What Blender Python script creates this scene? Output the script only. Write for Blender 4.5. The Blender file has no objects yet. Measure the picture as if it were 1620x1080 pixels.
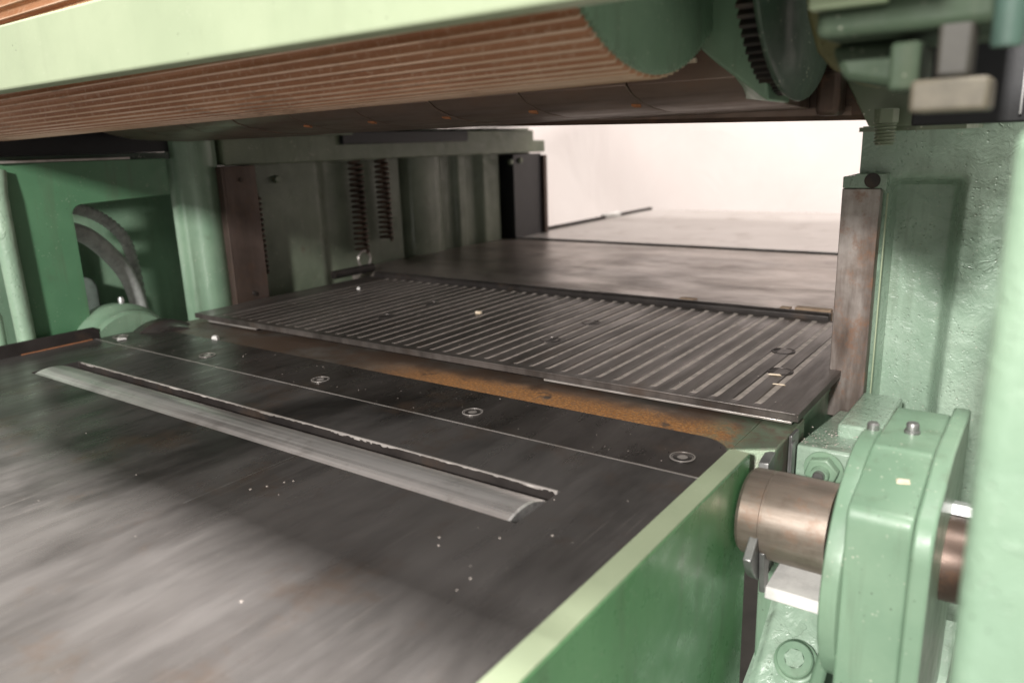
import bpy, bmesh, math, random
from mathutils import Vector, Matrix, noise as mnoise
random.seed(7)
S = bpy.context.scene
C = S.collection
R = math.radians

# ------------------------------------------------------------------ camera
cam = bpy.data.cameras.new('camera')
camo = bpy.data.objects.new('camera', cam); C.objects.link(camo)
rx = Vector((0.8136, 0.5805, -0.0337)); dn = Vector((0.1180, -0.2216, -0.9680)); fw = Vector((-0.5694, 0.7835, -0.2488))
fw.normalize(); rx = (rx - fw*rx.dot(fw)).normalized(); up = rx.cross(fw).normalized()
camo.matrix_world = Matrix(((rx.x, up.x, -fw.x, 0), (rx.y, up.y, -fw.y, 0), (rx.z, up.z, -fw.z, 0.36), (0, 0, 0, 1)))
cam.sensor_width = 36; cam.lens = 26.893
cam.clip_start = 0.02; cam.clip_end = 100
cam.dof.use_dof = True; cam.dof.focus_distance = 1.08; cam.dof.aperture_fstop = 3.6
S.camera = camo

# ------------------------------------------------------------------ light
w = bpy.data.worlds.new('World'); S.world = w; w.use_nodes = True
w.node_tree.nodes['Background'].inputs[0].default_value = (1.0, 0.94, 0.87, 1)
w.node_tree.nodes['Background'].inputs[1].default_value = 0.50

def area(name, loc, target, power, sx, sy, col):
    l = bpy.data.lights.new(name, 'AREA'); l.shape = 'RECTANGLE'; l.size = sx; l.size_y = sy
    l.energy = power; l.color = col
    o = bpy.data.objects.new(name, l); C.objects.link(o); o.location = loc
    o.rotation_euler = (Vector(target) - Vector(loc)).to_track_quat('-Z', 'Y').to_euler()
    return o
area('work_lamp', (0.15, -2.5, 1.5), (-0.7, 1.0, 0.15), 185, 0.24, 0.24, (1.0, 0.965, 0.93))
area('ceiling_lamp', (-0.7, 0.70, 2.9), (-0.7, 0.70, 0.0), 330, 2.6, 0.40, (1.0, 0.96, 0.92))
area('wall_lamp', (-1.0, 3.2, 3.0), (-1.3, 5.0, 0.9), 72, 2.4, 0.6, (1.0, 0.93, 0.90))

S.view_settings.view_transform = 'Standard'; S.view_settings.look = 'None'
S.view_settings.exposure = 0.2; S.view_settings.gamma = 1.0; S.view_settings.use_curve_mapping = False

# ------------------------------------------------------------------ materials
class NT:
    def __init__(s, name):
        s.m = bpy.data.materials.new(name); s.m.use_nodes = True
        s.t = s.m.node_tree; s.b = s.t.nodes['Principled BSDF']; s.co = s.n('ShaderNodeTexCoord').outputs['Object']
    def n(s, k): return s.t.nodes.new(k)
    def l(s, a, b): s.t.links.new(a, b)
    def setin(s, sock, v):
        if hasattr(v, 'is_output'): s.l(v, sock)
        elif isinstance(v, (tuple, list)) and len(v) == 3 and sock.type == 'RGBA': sock.default_value = (*v, 1)
        else: sock.default_value = v
    def map(s, sc=(1, 1, 1), rot=(0, 0, 0), off=(0, 0, 0)):
        m = s.n('ShaderNodeMapping'); s.l(s.co, m.inputs[0]); m.inputs[1].default_value = off
        m.inputs[2].default_value = rot; m.inputs[3].default_value = sc; return m.outputs[0]
    def noise(s, scale=10, detail=4, rough=.55, vec=None, dist=0.0):
        t = s.n('ShaderNodeTexNoise'); s.l(vec or s.co, t.inputs['Vector']); t.inputs['Scale'].default_value = scale
        t.inputs['Detail'].default_value = detail; t.inputs['Roughness'].default_value = rough
        t.inputs['Distortion'].default_value = dist; return t.outputs[0]
    def voro(s, scale=10, vec=None, feature='F1', rnd=1.0):
        t = s.n('ShaderNodeTexVoronoi'); t.feature = feature; s.l(vec or s.co, t.inputs['Vector'])
        t.inputs['Scale'].default_value = scale; t.inputs['Randomness'].default_value = rnd; return t.outputs[0]
    def ramp(s, v, a, b, lo=0.0, hi=1.0):
        t = s.n('ShaderNodeMapRange'); t.interpolation_type = 'SMOOTHSTEP'; s.l(v, t.inputs[0])
        t.inputs[1].default_value = a; t.inputs[2].default_value = b; t.inputs[3].default_value = lo; t.inputs[4].default_value = hi
        return t.outputs[0]
    def mix(s, f, a, b):
        t = s.n('ShaderNodeMix'); t.data_type = 'RGBA'; s.setin(t.inputs[0], f); s.setin(t.inputs[6], a); s.setin(t.inputs[7], b)
        return t.outputs[2]
    def math(s, op, a, b=0.0):
        t = s.n('ShaderNodeMath'); t.operation = op; s.setin(t.inputs[0], a); s.setin(t.inputs[1], b); return t.outputs[0]
    def sep(s):
        t = s.n('ShaderNodeSeparateXYZ'); s.l(s.co, t.inputs[0]); return t.outputs
    def bump(s, h, strength, dist=.001, prev=None):
        t = s.n('ShaderNodeBump'); s.l(h, t.inputs['Height']); t.inputs['Strength'].default_value = strength
        t.inputs['Distance'].default_value = dist
        if prev: s.l(prev, t.inputs['Normal'])
        return t.outputs[0]
    def out(s, col, rough, metal=0.0, nrm=None, coat=0.0, spec=None):
        s.setin(s.b.inputs['Base Color'], col); s.setin(s.b.inputs['Roughness'], rough); s.setin(s.b.inputs['Metallic'], metal)
        if nrm: s.l(nrm, s.b.inputs['Normal'])
        s.b.inputs['Coat Weight'].default_value = coat; s.b.inputs['Coat Roughness'].default_value = .15
        if spec is not None: s.b.inputs['Specular IOR Level'].default_value = spec
        return s.m

def green(name, c1, c2, rough=.38, lump=.0, peel=.25, dust=.5, scale=1.0, chip=.0, coat=.15, run=.28, grime=.35):
    n = NT(name)
    big = n.noise(6*scale, 5, .6)
    col = n.mix(n.ramp(big, .35, .68), c1, c2)
    smut = n.ramp(n.noise(22*scale, 6, .7), .58, .80)
    col = n.mix(n.math('MULTIPLY', smut, grime), col, (.10, .12, .08) if grime < .5 else (.095, .062, .038))
    v = n.voro(150*scale); sel = n.ramp(n.noise(30*scale, 3, .5), .48, .66)
    sp = n.math('MULTIPLY', n.ramp(n.math('ADD', v, n.math('MULTIPLY', n.noise(70*scale, 2), .30)), .37, .26), n.math('MULTIPLY', sel, dust))
    col = n.mix(sp, col, (.62, .60, .50))
    pit = n.math('MULTIPLY', n.ramp(n.voro(95*scale), .13, .05), n.ramp(n.noise(18*scale, 3), .52, .64))
    col = n.mix(n.math('MULTIPLY', pit, .7), col, (.05, .06, .045))
    if chip: col = n.mix(n.math('MULTIPLY', n.ramp(n.noise(55, 5, .7), .70, .73), chip), col, (.16, .13, .09))
    scf = n.math('MULTIPLY', n.ramp(n.noise(1.0, 3, .6, n.map((60, 30, 420), rot=(R(28), R(12), 0))), .66, .72), n.ramp(n.noise(12, 3, .6), .56, .68))
    col = n.mix(n.math('MULTIPLY', scf, .35), col, (.52, .56, .46))
    runs = n.ramp(n.noise(1.0, 4, .6, n.map((40, 40, 4))), .52, .72)
    col = n.mix(n.math('MULTIPLY', runs, run), col, (.09, .10, .065))
    nr = n.bump(n.noise(260*scale, 3, .6), peel, .0006)
    if lump:
        nr = n.bump(n.noise(48*scale, 5, .65, dist=.6), lump, .006, nr)
        ridge = n.ramp(n.math('ABSOLUTE', n.math('SUBTRACT', n.noise(14*scale, 3, .5, dist=1.2), .5)), .014, .0)
        ridge = n.math('MULTIPLY', ridge, n.ramp(n.noise(9*scale, 2), .58, .66))
        nr = n.bump(ridge, lump*1.1, .004, nr)
        pits = n.math('MULTIPLY', n.ramp(n.voro(150*scale), .30, .12), n.ramp(n.noise(25*scale, 3), .46, .6))
        nr = n.bump(n.math('SUBTRACT', 1.0, pits), lump*1.4, .002, nr)
    r = n.ramp(n.noise(35*scale, 4), .3, .75, rough-.08, rough+.14)
    return n.out(col, r, 0, nr, coat=coat)

def steel(name, dark, light, r0, r1, metal=.85, streak=(60, 3, 20), amount=1.0, rust=0.0, bumpk=.08, spec=None, spots=.0, scratch=.0, sw=.5):
    n = NT(name)
    st = n.noise(1.0, 6, .62, n.map(streak))
    pt = n.noise(3.2, 5, .62, n.map((1, .55, 1)), .7)
    f = n.math('ADD', n.math('MULTIPLY', st, sw), n.math('MULTIPLY', pt, 1-sw))
    f = n.ramp(f, .36, .62)
    col = n.mix(f, dark, light)
    col = n.mix(n.math('MULTIPLY', n.ramp(n.noise(9, 5, .7), .52, .70), .45), col, (.105, .068, .045))
    if rust:
        rr = n.math('MULTIPLY', n.ramp(n.noise(26, 7, .75), .50, .66), rust)
        col = n.mix(rr, col, (.21, .085, .03))
    if scratch:
        sc = n.noise(1.0, 3, .6, n.map((420, 5, 60), rot=(0, 0, R(3))))
        sc = n.math('MULTIPLY', n.ramp(sc, .62, .72), n.ramp(n.noise(6, 3, .6), .42, .62))
        col = n.mix(n.math('MULTIPLY', sc, scratch), col, (.30, .27, .25))
        sc2 = n.math('MULTIPLY', n.ramp(n.noise(1.0, 3, .6, n.map((40, 300, 60), rot=(0, 0, R(24)))), .68, .74), n.ramp(n.noise(9, 3, .6), .5, .62))
        col = n.mix(n.math('MULTIPLY', sc2, scratch*.7), col, (.30, .27, .25))
    if spots:
        sp = n.math('MULTIPLY', n.ramp(n.voro(120), .12, .05), n.ramp(n.noise(14, 3), .50, .62))
        col = n.mix(n.math('MULTIPLY', sp, spots), col, (.55, .5, .44))
    rg = n.ramp(n.math('ADD', n.math('MULTIPLY', n.noise(1.0, 6, .65, n.map(tuple(q*1.7 for q in streak), off=(3, 1, 2))), .6), n.math('MULTIPLY', n.noise(5, 4, .6), .4)), .34, .66, r0, r1)
    nr = n.bump(n.noise(1.0, 4, .7, n.map((streak[0]*6, streak[1]*4, streak[2]*6))), bumpk, .0006)
    nr = n.bump(n.noise(320, 3, .6), bumpk*.7, .0004, nr)
    mt = metal
    if rust: mt = n.math('MULTIPLY', n.math('SUBTRACT', 1.0, rr), metal)
    return n.out(col, rg, mt, nr, spec=spec)

M = {}
M['green'] = green('green_paint', (.165, .265, .180), (.215, .320, .222))
M['green_cast'] = green('rough_cast_green_paint', (.25, .35, .265), (.325, .425, .335), .27, lump=.42, peel=.45, dust=.35, chip=.5)
M['green_frame'] = green('grimy_frame_paint', (.125, .150, .105), (.185, .215, .155), .5, dust=.5, chip=.6, grime=.75)
M['green_olive'] = green('olive_green_paint', (.14, .172, .112), (.185, .218, .145), .48, dust=.8)
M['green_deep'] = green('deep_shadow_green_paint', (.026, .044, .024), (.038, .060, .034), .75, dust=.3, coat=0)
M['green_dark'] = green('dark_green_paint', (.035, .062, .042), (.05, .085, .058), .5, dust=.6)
M['green_light'] = green('pale_green_paint', (.315, .375, .245), (.355, .415, .275), .45, peel=.12, dust=.15, run=.05, grime=.15)
M['green_rail'] = green('bright_green_paint', (.095, .250, .105), (.125, .295, .13), .32, peel=.12, dust=.35)
M['green_panel'] = green('smooth_panel_green', (.078, .190, .100), (.098, .225, .12), .42, peel=.2, dust=.25)
M['green_post'] = green('textured_pale_green', (.225, .335, .24), (.27, .385, .275), .45, lump=.35, peel=.3, dust=.15, run=.1)
M['olive_cast'] = green('olive_brown_casting', (.115, .105, .04), (.15, .135, .055), .5, lump=.4)
M['table'] = steel('dark_worn_table_steel', (.030, .0275, .0265), (.140, .131, .126), .22, .44, .5, (16, 2.6, 12), spots=.12, scratch=.55, sw=.33)
M['rear_plate'] = steel('dark_plate_steel', (.030, .026, .024), (.085, .076, .071), .22, .42, .5, (20, 5, 12), spots=.3, scratch=.4)
M['bed'] = steel('black_bed_steel', (.060, .052, .047), (.150, .132, .122), .28, .50, .55, (30, 2.5, 10), spots=.5)
M['rear_table'] = steel('brown_grey_table_steel', (.15, .128, .112), (.38, .335, .305), .28, .48, .6, (3, 7, 8), spots=.2)
M['outfeed'] = steel('pale_outfeed_steel', (.36, .335, .315), (.42, .395, .375), .30, .40, .5, (2, 4, 6))
M['polished'] = steel('polished_roller_steel', (.36, .345, .335), (.90, .88, .865), .26, .46, .78, (1.2, 110, 110), bumpk=.05)
M['dark'] = steel('blackened_steel', (.020, .017, .016), (.05, .043, .04), .42, .65, .5, (12, 12, 12), bumpk=.2)
M['dark_brown'] = steel('oily_brown_steel', (.050, .034, .027), (.125, .085, .066), .34, .55, .55, (8, 20, 8), rust=.25, bumpk=.25, spots=.3)
M['finger'] = steel('oily_dark_finger_steel', (.10, .068, .053), (.21, .155, .125), .30, .50, .5, (6, 30, 8), rust=.2, bumpk=.3)
M['slide'] = steel('worn_slideway_steel', (.10, .072, .058), (.46, .42, .39), .30, .55, .5, (18, 18, 3), rust=.55, bumpk=.3)
M['slide_dark'] = steel('dark_slideway_steel', (.06, .042, .034), (.12, .088, .075), .4, .6, .5, (14, 14, 3), rust=.10, bumpk=.25)
M['shaft'] = steel('bronze_toned_shaft_steel', (.19, .155, .125), (.42, .355, .305), .34, .55, .68, (4, 30, 30), rust=.35, bumpk=.2)
M['zinc'] = steel('bright_zinc_steel', (.42, .43, .43), (.60, .60, .60), .3, .45, .8, (20, 20, 20))
M['greysteel'] = steel('grey_machined_steel', (.20, .20, .195), (.36, .36, .35), .3, .5, .75, (18, 18, 18))
M['edge'] = steel('bright_worn_edge', (.36, .33, .305), (.62, .58, .55), .3, .5, .6, (10, 40, 10), bumpk=.4)

def plain(name, c, rough, metal=0.0, c2=None, sc=20, bumpk=.2):
    n = NT(name)
    col = n.mix(n.ramp(n.noise(sc, 5, .65), .35, .68), c, c2 or tuple(q*.7 for q in c))
    return n.out(col, rough, metal, n.bump(n.noise(sc*9, 4, .6), bumpk, .0006))
M['white'] = plain('white_block_paint', (.72, .71, .68), .55)
M['chip'] = plain('pale_wood_chip', (.70, .60, .47), .8, c2=(.55, .44, .31), sc=90)
M['dust'] = plain('grey_dust_fill', (.54, .475, .43), .55, c2=(.33, .29, .26), sc=60)
M['wood'] = plain('tan_wood_strip', (.42, .31, .215), .7, c2=(.30, .20, .13), sc=50)
M['stem'] = plain('dull_grey_stem', (.05, .046, .038), .6, sc=30)
M['tan'] = plain('tan_block', (.125, .108, .078), .6, sc=40)
M['orange'] = plain('orange_rust_mark', (.42, .17, .07), .8, sc=120)
M['hose'] = plain('grey_hose_rubber', (.42, .44, .42), .6, sc=60)
M['greybox'] = plain('grey_box_plastic', (.16, .20, .175), .55)
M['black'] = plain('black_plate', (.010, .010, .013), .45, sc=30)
M['teal'] = plain('teal_cap', (.055, .10, .08), .6)

def m_feed():
    n = NT('rusty_fluted_roller')
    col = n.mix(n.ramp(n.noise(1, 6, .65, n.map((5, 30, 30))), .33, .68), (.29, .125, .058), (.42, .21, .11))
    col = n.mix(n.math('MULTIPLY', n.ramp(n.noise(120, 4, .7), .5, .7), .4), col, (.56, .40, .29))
    return n.out(col, .48, .25, n.bump(n.noise(420, 3), .35, .0006))
M['feed'] = m_feed()
M['ridge'] = steel('painted_lit_flute_crest', (.50, .32, .21), (.66, .48, .36), .34, .5, .3, (4, 30, 30))  # rib highlights painted as a lighter crest colour, valleys stay rust brown

def m_apron():
    n = NT('rusty_apron_steel')
    x, y, z = n.sep()
    base = n.mix(n.ramp(n.noise(16, 6, .65), .35, .68), (.15, .138, .122), (.235, .215, .19))
    base = n.mix(n.math('MULTIPLY', n.ramp(n.noise(7, 5, .7), .36, .60), .75), base, (.15, .088, .055))
    # rust bloom: along the front half of the casting, from the middle to the right end
    yy = n.ramp(n.math('ADD', y, n.math('MULTIPLY', n.noise(14, 5, .65), .075)), .935, .985, 1, 0)
    xx = n.math('MULTIPLY', n.ramp(x, -1.05, -.72), n.ramp(x, -.27, -.34))
    holes = n.ramp(n.noise(24, 4, .6), .28, .40)
    grains = n.ramp(n.noise(330, 3, .7), .30, .50)
    f = n.math('MULTIPLY', n.math('MULTIPLY', yy, xx), n.math('MULTIPLY', holes, grains))
    rc = n.mix(n.ramp(n.noise(240, 4, .7), .4, .65), (.34, .150, .045), (.60, .29, .095))
    col = n.mix(f, base, rc)
    col = n.mix(n.math('MULTIPLY', n.ramp(x, -.37, -.30), n.ramp(n.noise(40, 5, .7), .35, .6)), col, (.17, .22, .15))
    nr = n.bump(n.noise(500, 3, .7), .5, .0008)
    return n.out(col, n.ramp(f, 0, 1, .42, .85), n.ramp(f, 0, .6, .45, 0), nr)
M['apron'] = m_apron()

def m_wall():
    n = NT('white_backdrop_fabric')
    col = n.mix(n.ramp(n.noise(2.2, 4, .6, n.map((1, 1, .5))), .35, .7), (.815, .735, .705), (.84, .765, .735))
    h = n.noise(1.0, 4, .55, n.map((2.2, 1, 1.1), rot=(0, R(35), 0)), .9)
    return n.out(col, .85, 0, n.bump(h, .2, .09))
M['wall'] = m_wall()
M['floor'] = plain('concrete_floor', (.22, .21, .20), .75, c2=(.15, .145, .14), sc=4)

# ------------------------------------------------------------------ mesh helpers
class MB:
    def __init__(s): s.v = []; s.f = []; s.mi = []
    def add(s, vs, fs, mi=0):
        o = len(s.v); s.v += [tuple(p) for p in vs]; s.f += [tuple(i+o for i in f) for f in fs]; s.mi += [mi]*len(fs); return s
    def box(s, x0, x1, y0, y1, z0, z1, mi=0):
        vs = [(x, y, z) for x in (x0, x1) for y in (y0, y1) for z in (z0, z1)]
        return s.add(vs, [(0, 1, 3, 2), (4, 6, 7, 5), (0, 4, 5, 1), (2, 3, 7, 6), (0, 2, 6, 4), (1, 5, 7, 3)], mi)
    def prism(s, pts, a, b, axis='x', mi=0):
        n = len(pts)
        def P(p, t): return (t, p[0], p[1]) if axis == 'x' else ((p[0], t, p[1]) if axis == 'y' else (p[0], p[1], t))
        vs = [P(p, a) for p in pts] + [P(p, b) for p in pts]
        fs = [tuple(range(n-1, -1, -1)), tuple(range(n, 2*n))] + [(i, (i+1) % n, n+(i+1) % n, n+i) for i in range(n)]
        return s.add(vs, fs, mi)
    def lathe(s, prof, c, axis='x', n=48, rad=None, mi=0):
        # prof: list of (t, r) along axis; c: centre in the two other coordinates (and 0 along axis)
        vs = []; fs = []
        for t, r in prof:
            for k in range(n):
                a = 2*math.pi*k/n; q = r*(rad(k) if rad else 1); u, v = q*math.cos(a), q*math.sin(a)
                vs.append((c[0]+t, c[1]+u, c[2]+v) if axis == 'x' else ((c[0]+u, c[1]+t, c[2]+v) if axis == 'y' else (c[0]+u, c[1]+v, c[2]+t)))
        for i in range(len(prof)-1):
            for k in range(n): fs.append((i*n+k, i*n+(k+1) % n, (i+1)*n+(k+1) % n, (i+1)*n+k))
        fs.append(tuple(range(n-1, -1, -1))); L = (len(prof)-1)*n; fs.append(tuple(range(L, L+n)))
        return s.add(vs, fs, mi)
    def tube(s, path, r, n=10, mi=0, rf=None):
        path = [Vector(p) for p in path]; rings = []; ref = None
        for i, p in enumerate(path):
            d = (path[min(i+1, len(path)-1)] - path[max(i-1, 0)]).normalized()
            if ref is None: ref = d.orthogonal().normalized()
            ref = (ref - d*ref.dot(d)).normalized(); bn = d.cross(ref)
            q = r*(rf(i) if rf else 1)
            rings.append([p + ref*q*math.cos(2*math.pi*k/n) + bn*q*math.sin(2*math.pi*k/n) for k in range(n)])
        vs = [v for g in rings for v in g]; fs = []
        for i in range(len(path)-1):
            for k in range(n): fs.append((i*n+k, i*n+(k+1) % n, (i+1)*n+(k+1) % n, (i+1)*n+k))
        L = (len(path)-1)*n
        fs += [tuple(range(n-1, -1, -1)), tuple(range(L, L+n))]
        return s.add(vs, fs, mi)
    def hexa(s, v8, mi=0):   # 4 bottom + 4 top, same winding
        return s.add(v8, [(3, 2, 1, 0), (4, 5, 6, 7), (0, 1, 5, 4), (1, 2, 6, 5), (2, 3, 7, 6), (3, 0, 4, 7)], mi)
    def build(s, name, mats, parent=None, bevel=0.0, seg=2, ang=35, smooth=True):
        me = bpy.data.meshes.new(name); me.from_pydata(s.v, [], s.f)
        bm = bmesh.new(); bm.from_mesh(me); 
        for i, f in enumerate(bm.faces): f.material_index = s.mi[i]
        bmesh.ops.recalc_face_normals(bm, faces=bm.faces); bm.to_mesh(me); bm.free()
        for k in ([mats] if isinstance(mats, str) else mats): me.materials.append(M[k])
        if smooth:
            me.polygons.foreach_set('use_smooth', [True]*len(me.polygons)); me.set_sharp_from_angle(angle=R(ang))
        o = bpy.data.objects.new(name, me); C.objects.link(o)
        if parent: o.parent = parent; o.matrix_parent_inverse = parent.matrix_basis.inverted()
        if bevel:
            b = o.modifiers.new('bevel', 'BEVEL'); b.width = bevel; b.segments = seg; b.limit_method = 'ANGLE'; b.angle_limit = R(32)
            b.harden_normals = False
        return o
def thing(name, label, cat, loc=(0, 0, 0), group=None):
    o = bpy.data.objects.new(name, None); C.objects.link(o); o.location = loc; o.empty_display_size = .05
    return tag(o, label, cat, group)
def tag(o, label, cat, group=None, kind=None):
    o['label'] = label; o['category'] = cat
    if group: o['group'] = group
    if kind: o['kind'] = kind
    return o
def struct(o): o['kind'] = 'structure'; return o
def arc(cx, cy, r, a0, a1, n=8): return [(cx+r*math.cos(R(a0+(a1-a0)*i/n)), cy+r*math.sin(R(a0+(a1-a0)*i/n))) for i in range(n+1)]
def hexpts(cx, cy, r, rot=0): return [(cx+r*math.cos(R(60*i+rot)), cy+r*math.sin(R(60*i+rot))) for i in range(6)]

# ------------------------------------------------------------------ setting
struct(MB().box(-8, 6, -6, 5.2, -.95, -.90).build('floor', 'floor'))
wb = MB(); NX, NZ = 90, 40
vs = []; fs = []
for j in range(NZ+1):
    for i in range(NX+1):
        x = -9+14*i/NX; z = -.9+4.6*j/NZ
        y = 5.0 + .03*math.sin(x*1.6+.4*math.sin(z*2)) + .012*math.sin(x*3.7+z*2.3) + .006*math.sin((x+z)*6.0)
        vs.append((x, y, z))
for j in range(NZ):
    for i in range(NX): fs.append((j*(NX+1)+i, j*(NX+1)+i+1, (j+1)*(NX+1)+i+1, (j+1)*(NX+1)+i))
struct(wb.add(vs, fs).build('wall', 'wall'))

# ------------------------------------------------------------------ infeed table
t = thing('infeed_table', 'wide dark worn steel infeed table with a long roller slot in the foreground', 'machine table', (-.95, .35, -.03))
X0, X1, Y0, Y1 = -1.605, -.2905, -.75, .7405
sx0, sx1, sy0, sy1 = -1.452, -.405, .553, .634
mb = MB()
xs = [X0, sx0, sx1, X1]; ys = [Y0, sy0, sy1, Y1]
for i in range(3):
    for j in range(3):
        if i == 1 and j == 1: continue
        mb.add([(xs[i], ys[j], 0), (xs[i+1], ys[j], 0), (xs[i+1], ys[j+1], 0), (xs[i], ys[j+1], 0)], [(0, 1, 2, 3)])
        mb.add([(xs[i], ys[j], -.03), (xs[i+1], ys[j], -.03), (xs[i+1], ys[j+1], -.03), (xs[i], ys[j+1], -.03)], [(3, 2, 1, 0)])
def wallq(a, b): mb.add([(a[0], a[1], 0), (b[0], b[1], 0), (b[0], b[1], -.03), (a[0], a[1], -.03)], [(0, 1, 2, 3)])
for a, b in (((X0, Y0), (X1, Y0)), ((X1, Y0), (X1, Y1)), ((X1, Y1), (X0, Y1)), ((X0, Y1), (X0, Y0))): wallq(a, b)
for a, b in (((sx0, sy0), (sx1, sy0)), ((sx1, sy0), (sx1, sy1)), ((sx1, sy1), (sx0, sy1)), ((sx0, sy1), (sx0, sy0))): wallq(b, a)
fp = mb.build('front_plate', 'table', t, smooth=False)
# weld so the plate is one clean sheet
bm = bmesh.new(); bm.from_mesh(fp.data); bmesh.ops.remove_doubles(bm, verts=bm.verts, dist=1e-5); bmesh.ops.recalc_face_normals(bm, faces=bm.faces); bm.to_mesh(fp.data); bm.free()
b = fp.modifiers.new('bevel', 'BEVEL'); b.width = .0012; b.segments = 2; b.limit_method = 'ANGLE'; b.angle_limit = R(40)
pts = [(X0, .7425), (X1, .7425)] + arc(X1-.050, .862-.050, .050, 0, 90) + arc(X0+.085, .862-.085, .085, 90, 180)
MB().prism(pts, -.0038, 0.0, 'z').build('rear_plate', 'rear_plate', t, .0009)
# pale joint filler between the two plates
MB().box(X0, X1, .7400, .7428, -.006, .00018).build('joint_seam', 'edge', t)
# scribed lines (thin bright scratches cut by the fitter)
for x, y0, y1 in ((-1.335, .645, .790), (-1.322, .47, .549), (-.734, .40, .549)):
    MB().box(x-.0004, x+.0004, y0, min(y1, .739), -.0005, .00015).build('scribed_line', 'greysteel', t)
for k, x in enumerate((-1.573, -1.268, -.957, -.642, -.331)):
    y = .778 + .002*k
    s_ = MB().lathe([(-.003, .0150), (.0006, .0150), (.0009, .0145), (.0009, .0128), (.0003, .0124), (.0002, .0120), (.0004, .0116), (.0005, .0062), (-.0022, .0058), (-.0024, .001)], (x, y, 0), 'z', 36).build('cap_screw', 'rear_plate', t)
    MB().lathe([(.0004, .0150), (.00115, .0149), (.00125, .0142), (.00115, .0135), (.0003, .0133)], (x, y, 0), 'z', 36).build('ring', 'edge', s_)
    MB().lathe([(-.0018, .0055), (.0003, .0045), (.0003, .0012)], (x, y, 0), 'z', 8).build('socket', 'edge', s_)
MB().prism([(.02, -.03), (.752, -.03), (.752, .010)] + arc(.741, .013, .011, 0, 90, 5) + [(.02, .024)], -1.614, -1.6055, 'x').build('side_lip', 'dark', t, .001)
MB().box(-1.640, -1.6145, .02, .745, -.06, .019).build('lip_rail', 'green', t, .003)
MB().box(-1.6050, -1.6020, .60, .735, .0001, .0012).build('worn_edge', 'orange', t)
MB().prism([(-.15, -.20), (.70, -.20), (.70, -.032), (-.15, -.032)], -1.60, -1.50, 'x').build('support_rib', 'green', t)
# ragged bright lip on the far side of the slot
def rag(x, o, amp): return amp*(mnoise.noise(Vector((x*26, o, 0)))+.6*mnoise.noise(Vector((x*85, o, 4)))+.4*mnoise.noise(Vector((x*210, o, 8))))
vs = []; fs = []; N = 320
for i in range(N+1):
    x = sx0+.012+(sx1-sx0-.014)*i/N
    e = .0009 + .0008*abs(rag(x, 2, 1)); d = .0016 + .0014*rag(x, 7, 1) + .009*max(0, mnoise.noise(Vector((x*6.5, 9, 3))))
    d = max(d, .0009)
    vs += [(x, sy1+.0010, .0003), (x, sy1-e, -.0002), (x, sy1-e-.0003, -.0006), (x, sy1-e-.0012*abs(rag(x, 3, 1)), -d), (x, sy1-.0003, -d-.0004)]
for i in range(N):
    for k in range(4): fs.append((i*5+k, (i+1)*5+k, (i+1)*5+k+1, i*5+k+1))
MB().add(vs, fs).build('slot_lip', 'edge', t, ang=25)
MB().box(sx0+.002, sx1-.002, sy1-.0012, sy1-.0001, -.022, -.0012).build('slot_wall', 'dark', t)  # near-black colour paints the shade of the slot gap
# under-table casting that makes the slot dark
MB().box(-1.50, -.38, .50, .70, -.20, -.17).build('slot_tray', 'dark', t)

r = MB().lathe([(-1.440, .030), (-1.440, .0730), (-1.4382, .075), (-.4148, .075), (-.413, .0730), (-.413, .030), (-.413, .02)], (0, .580, -.0700), 'x', 200).build('table_roller', 'polished', ang=30)
tag(r, 'polished steel roller showing through the long slot in the infeed table', 'roller')

# green side rail
o = MB().prism([(.05, -.42), (.829, -.42), (.829, .003), (.05, .003)], -.2900, -.2655, 'x').build('side_rail', ['green_rail'], None, .0018)
tag(o, 'bright green painted steel rail along the right edge of the infeed table', 'rail')
o2 = MB()
vs = []; fs = []; N = 60
for i in range(N+1):
    y = .06+.768*i/N; e = .0012+.0012*mnoise.noise(Vector((y*30, 0, 0)))
    vs += [(-.2902, y, .0042), (-.2665+.0007*mnoise.noise(Vector((y*25, 7, 0))), y, .0042), (-.2902, y, .0031), (-.2665, y, .0031)]
for i in range(N):
    a = i*4; fs += [(a, a+4, a+5, a+1), (a+1, a+5, a+7, a+3), (a, a+2, a+6, a+4)]
o2.add(vs, fs).build('top_edge', 'green_light', o)

# ------------------------------------------------------------------ apron casting behind the table
t = thing('apron_casting', 'flat steel casting strip with orange rust between infeed table and grooved bed', 'casting', (-.9, .95, -.1))
MB().prism([(.743, -.12), (.743, -.0042), (1.0, -.0042), (1.02, -.012), (1.02, -.12)], -1.60, -.296, 'x').build('top_face', 'apron', t, .0008)
MB().hexa([(-.2958, .831, -.10), (-.250, .831, -.10), (-.250, 1.0, -.10), (-.2958, 1.0, -.10), (-.2958, .848, -.0042), (-.250, .880, -.0050), (-.250, 1.0, -.0050), (-.2958, 1.0, -.0042)]).build('end_block', 'apron', t, .002)
MB().hexa([(-.2955, .838, -.055), (-.262, .838, -.055), (-.262, .80, -.075), (-.2955, .80, -.075), (-.2955, .838, -.030), (-.262, .838, -.033), (-.262, .80, -.045), (-.2955, .80, -.045)]).build('lug', 'green', t, .002)
MB().box(-.2490, -.2450, .925, .955, -.085, -.004).build('gib_strip', 'greysteel', t, .0006)
MB().box(-.2440, -.2415, .915, .930, -.095, -.010).build('gib_strip', 'greysteel', t, .0006)
MB().lathe([(-1.600, .02), (-1.600, .098), (-1.592, .102), (-1.565, .102), (-1.555, .094), (-1.53, .090)], (0, .87, -.085), 'x', 60).build('end_boss', 'rear_plate', t)

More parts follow.
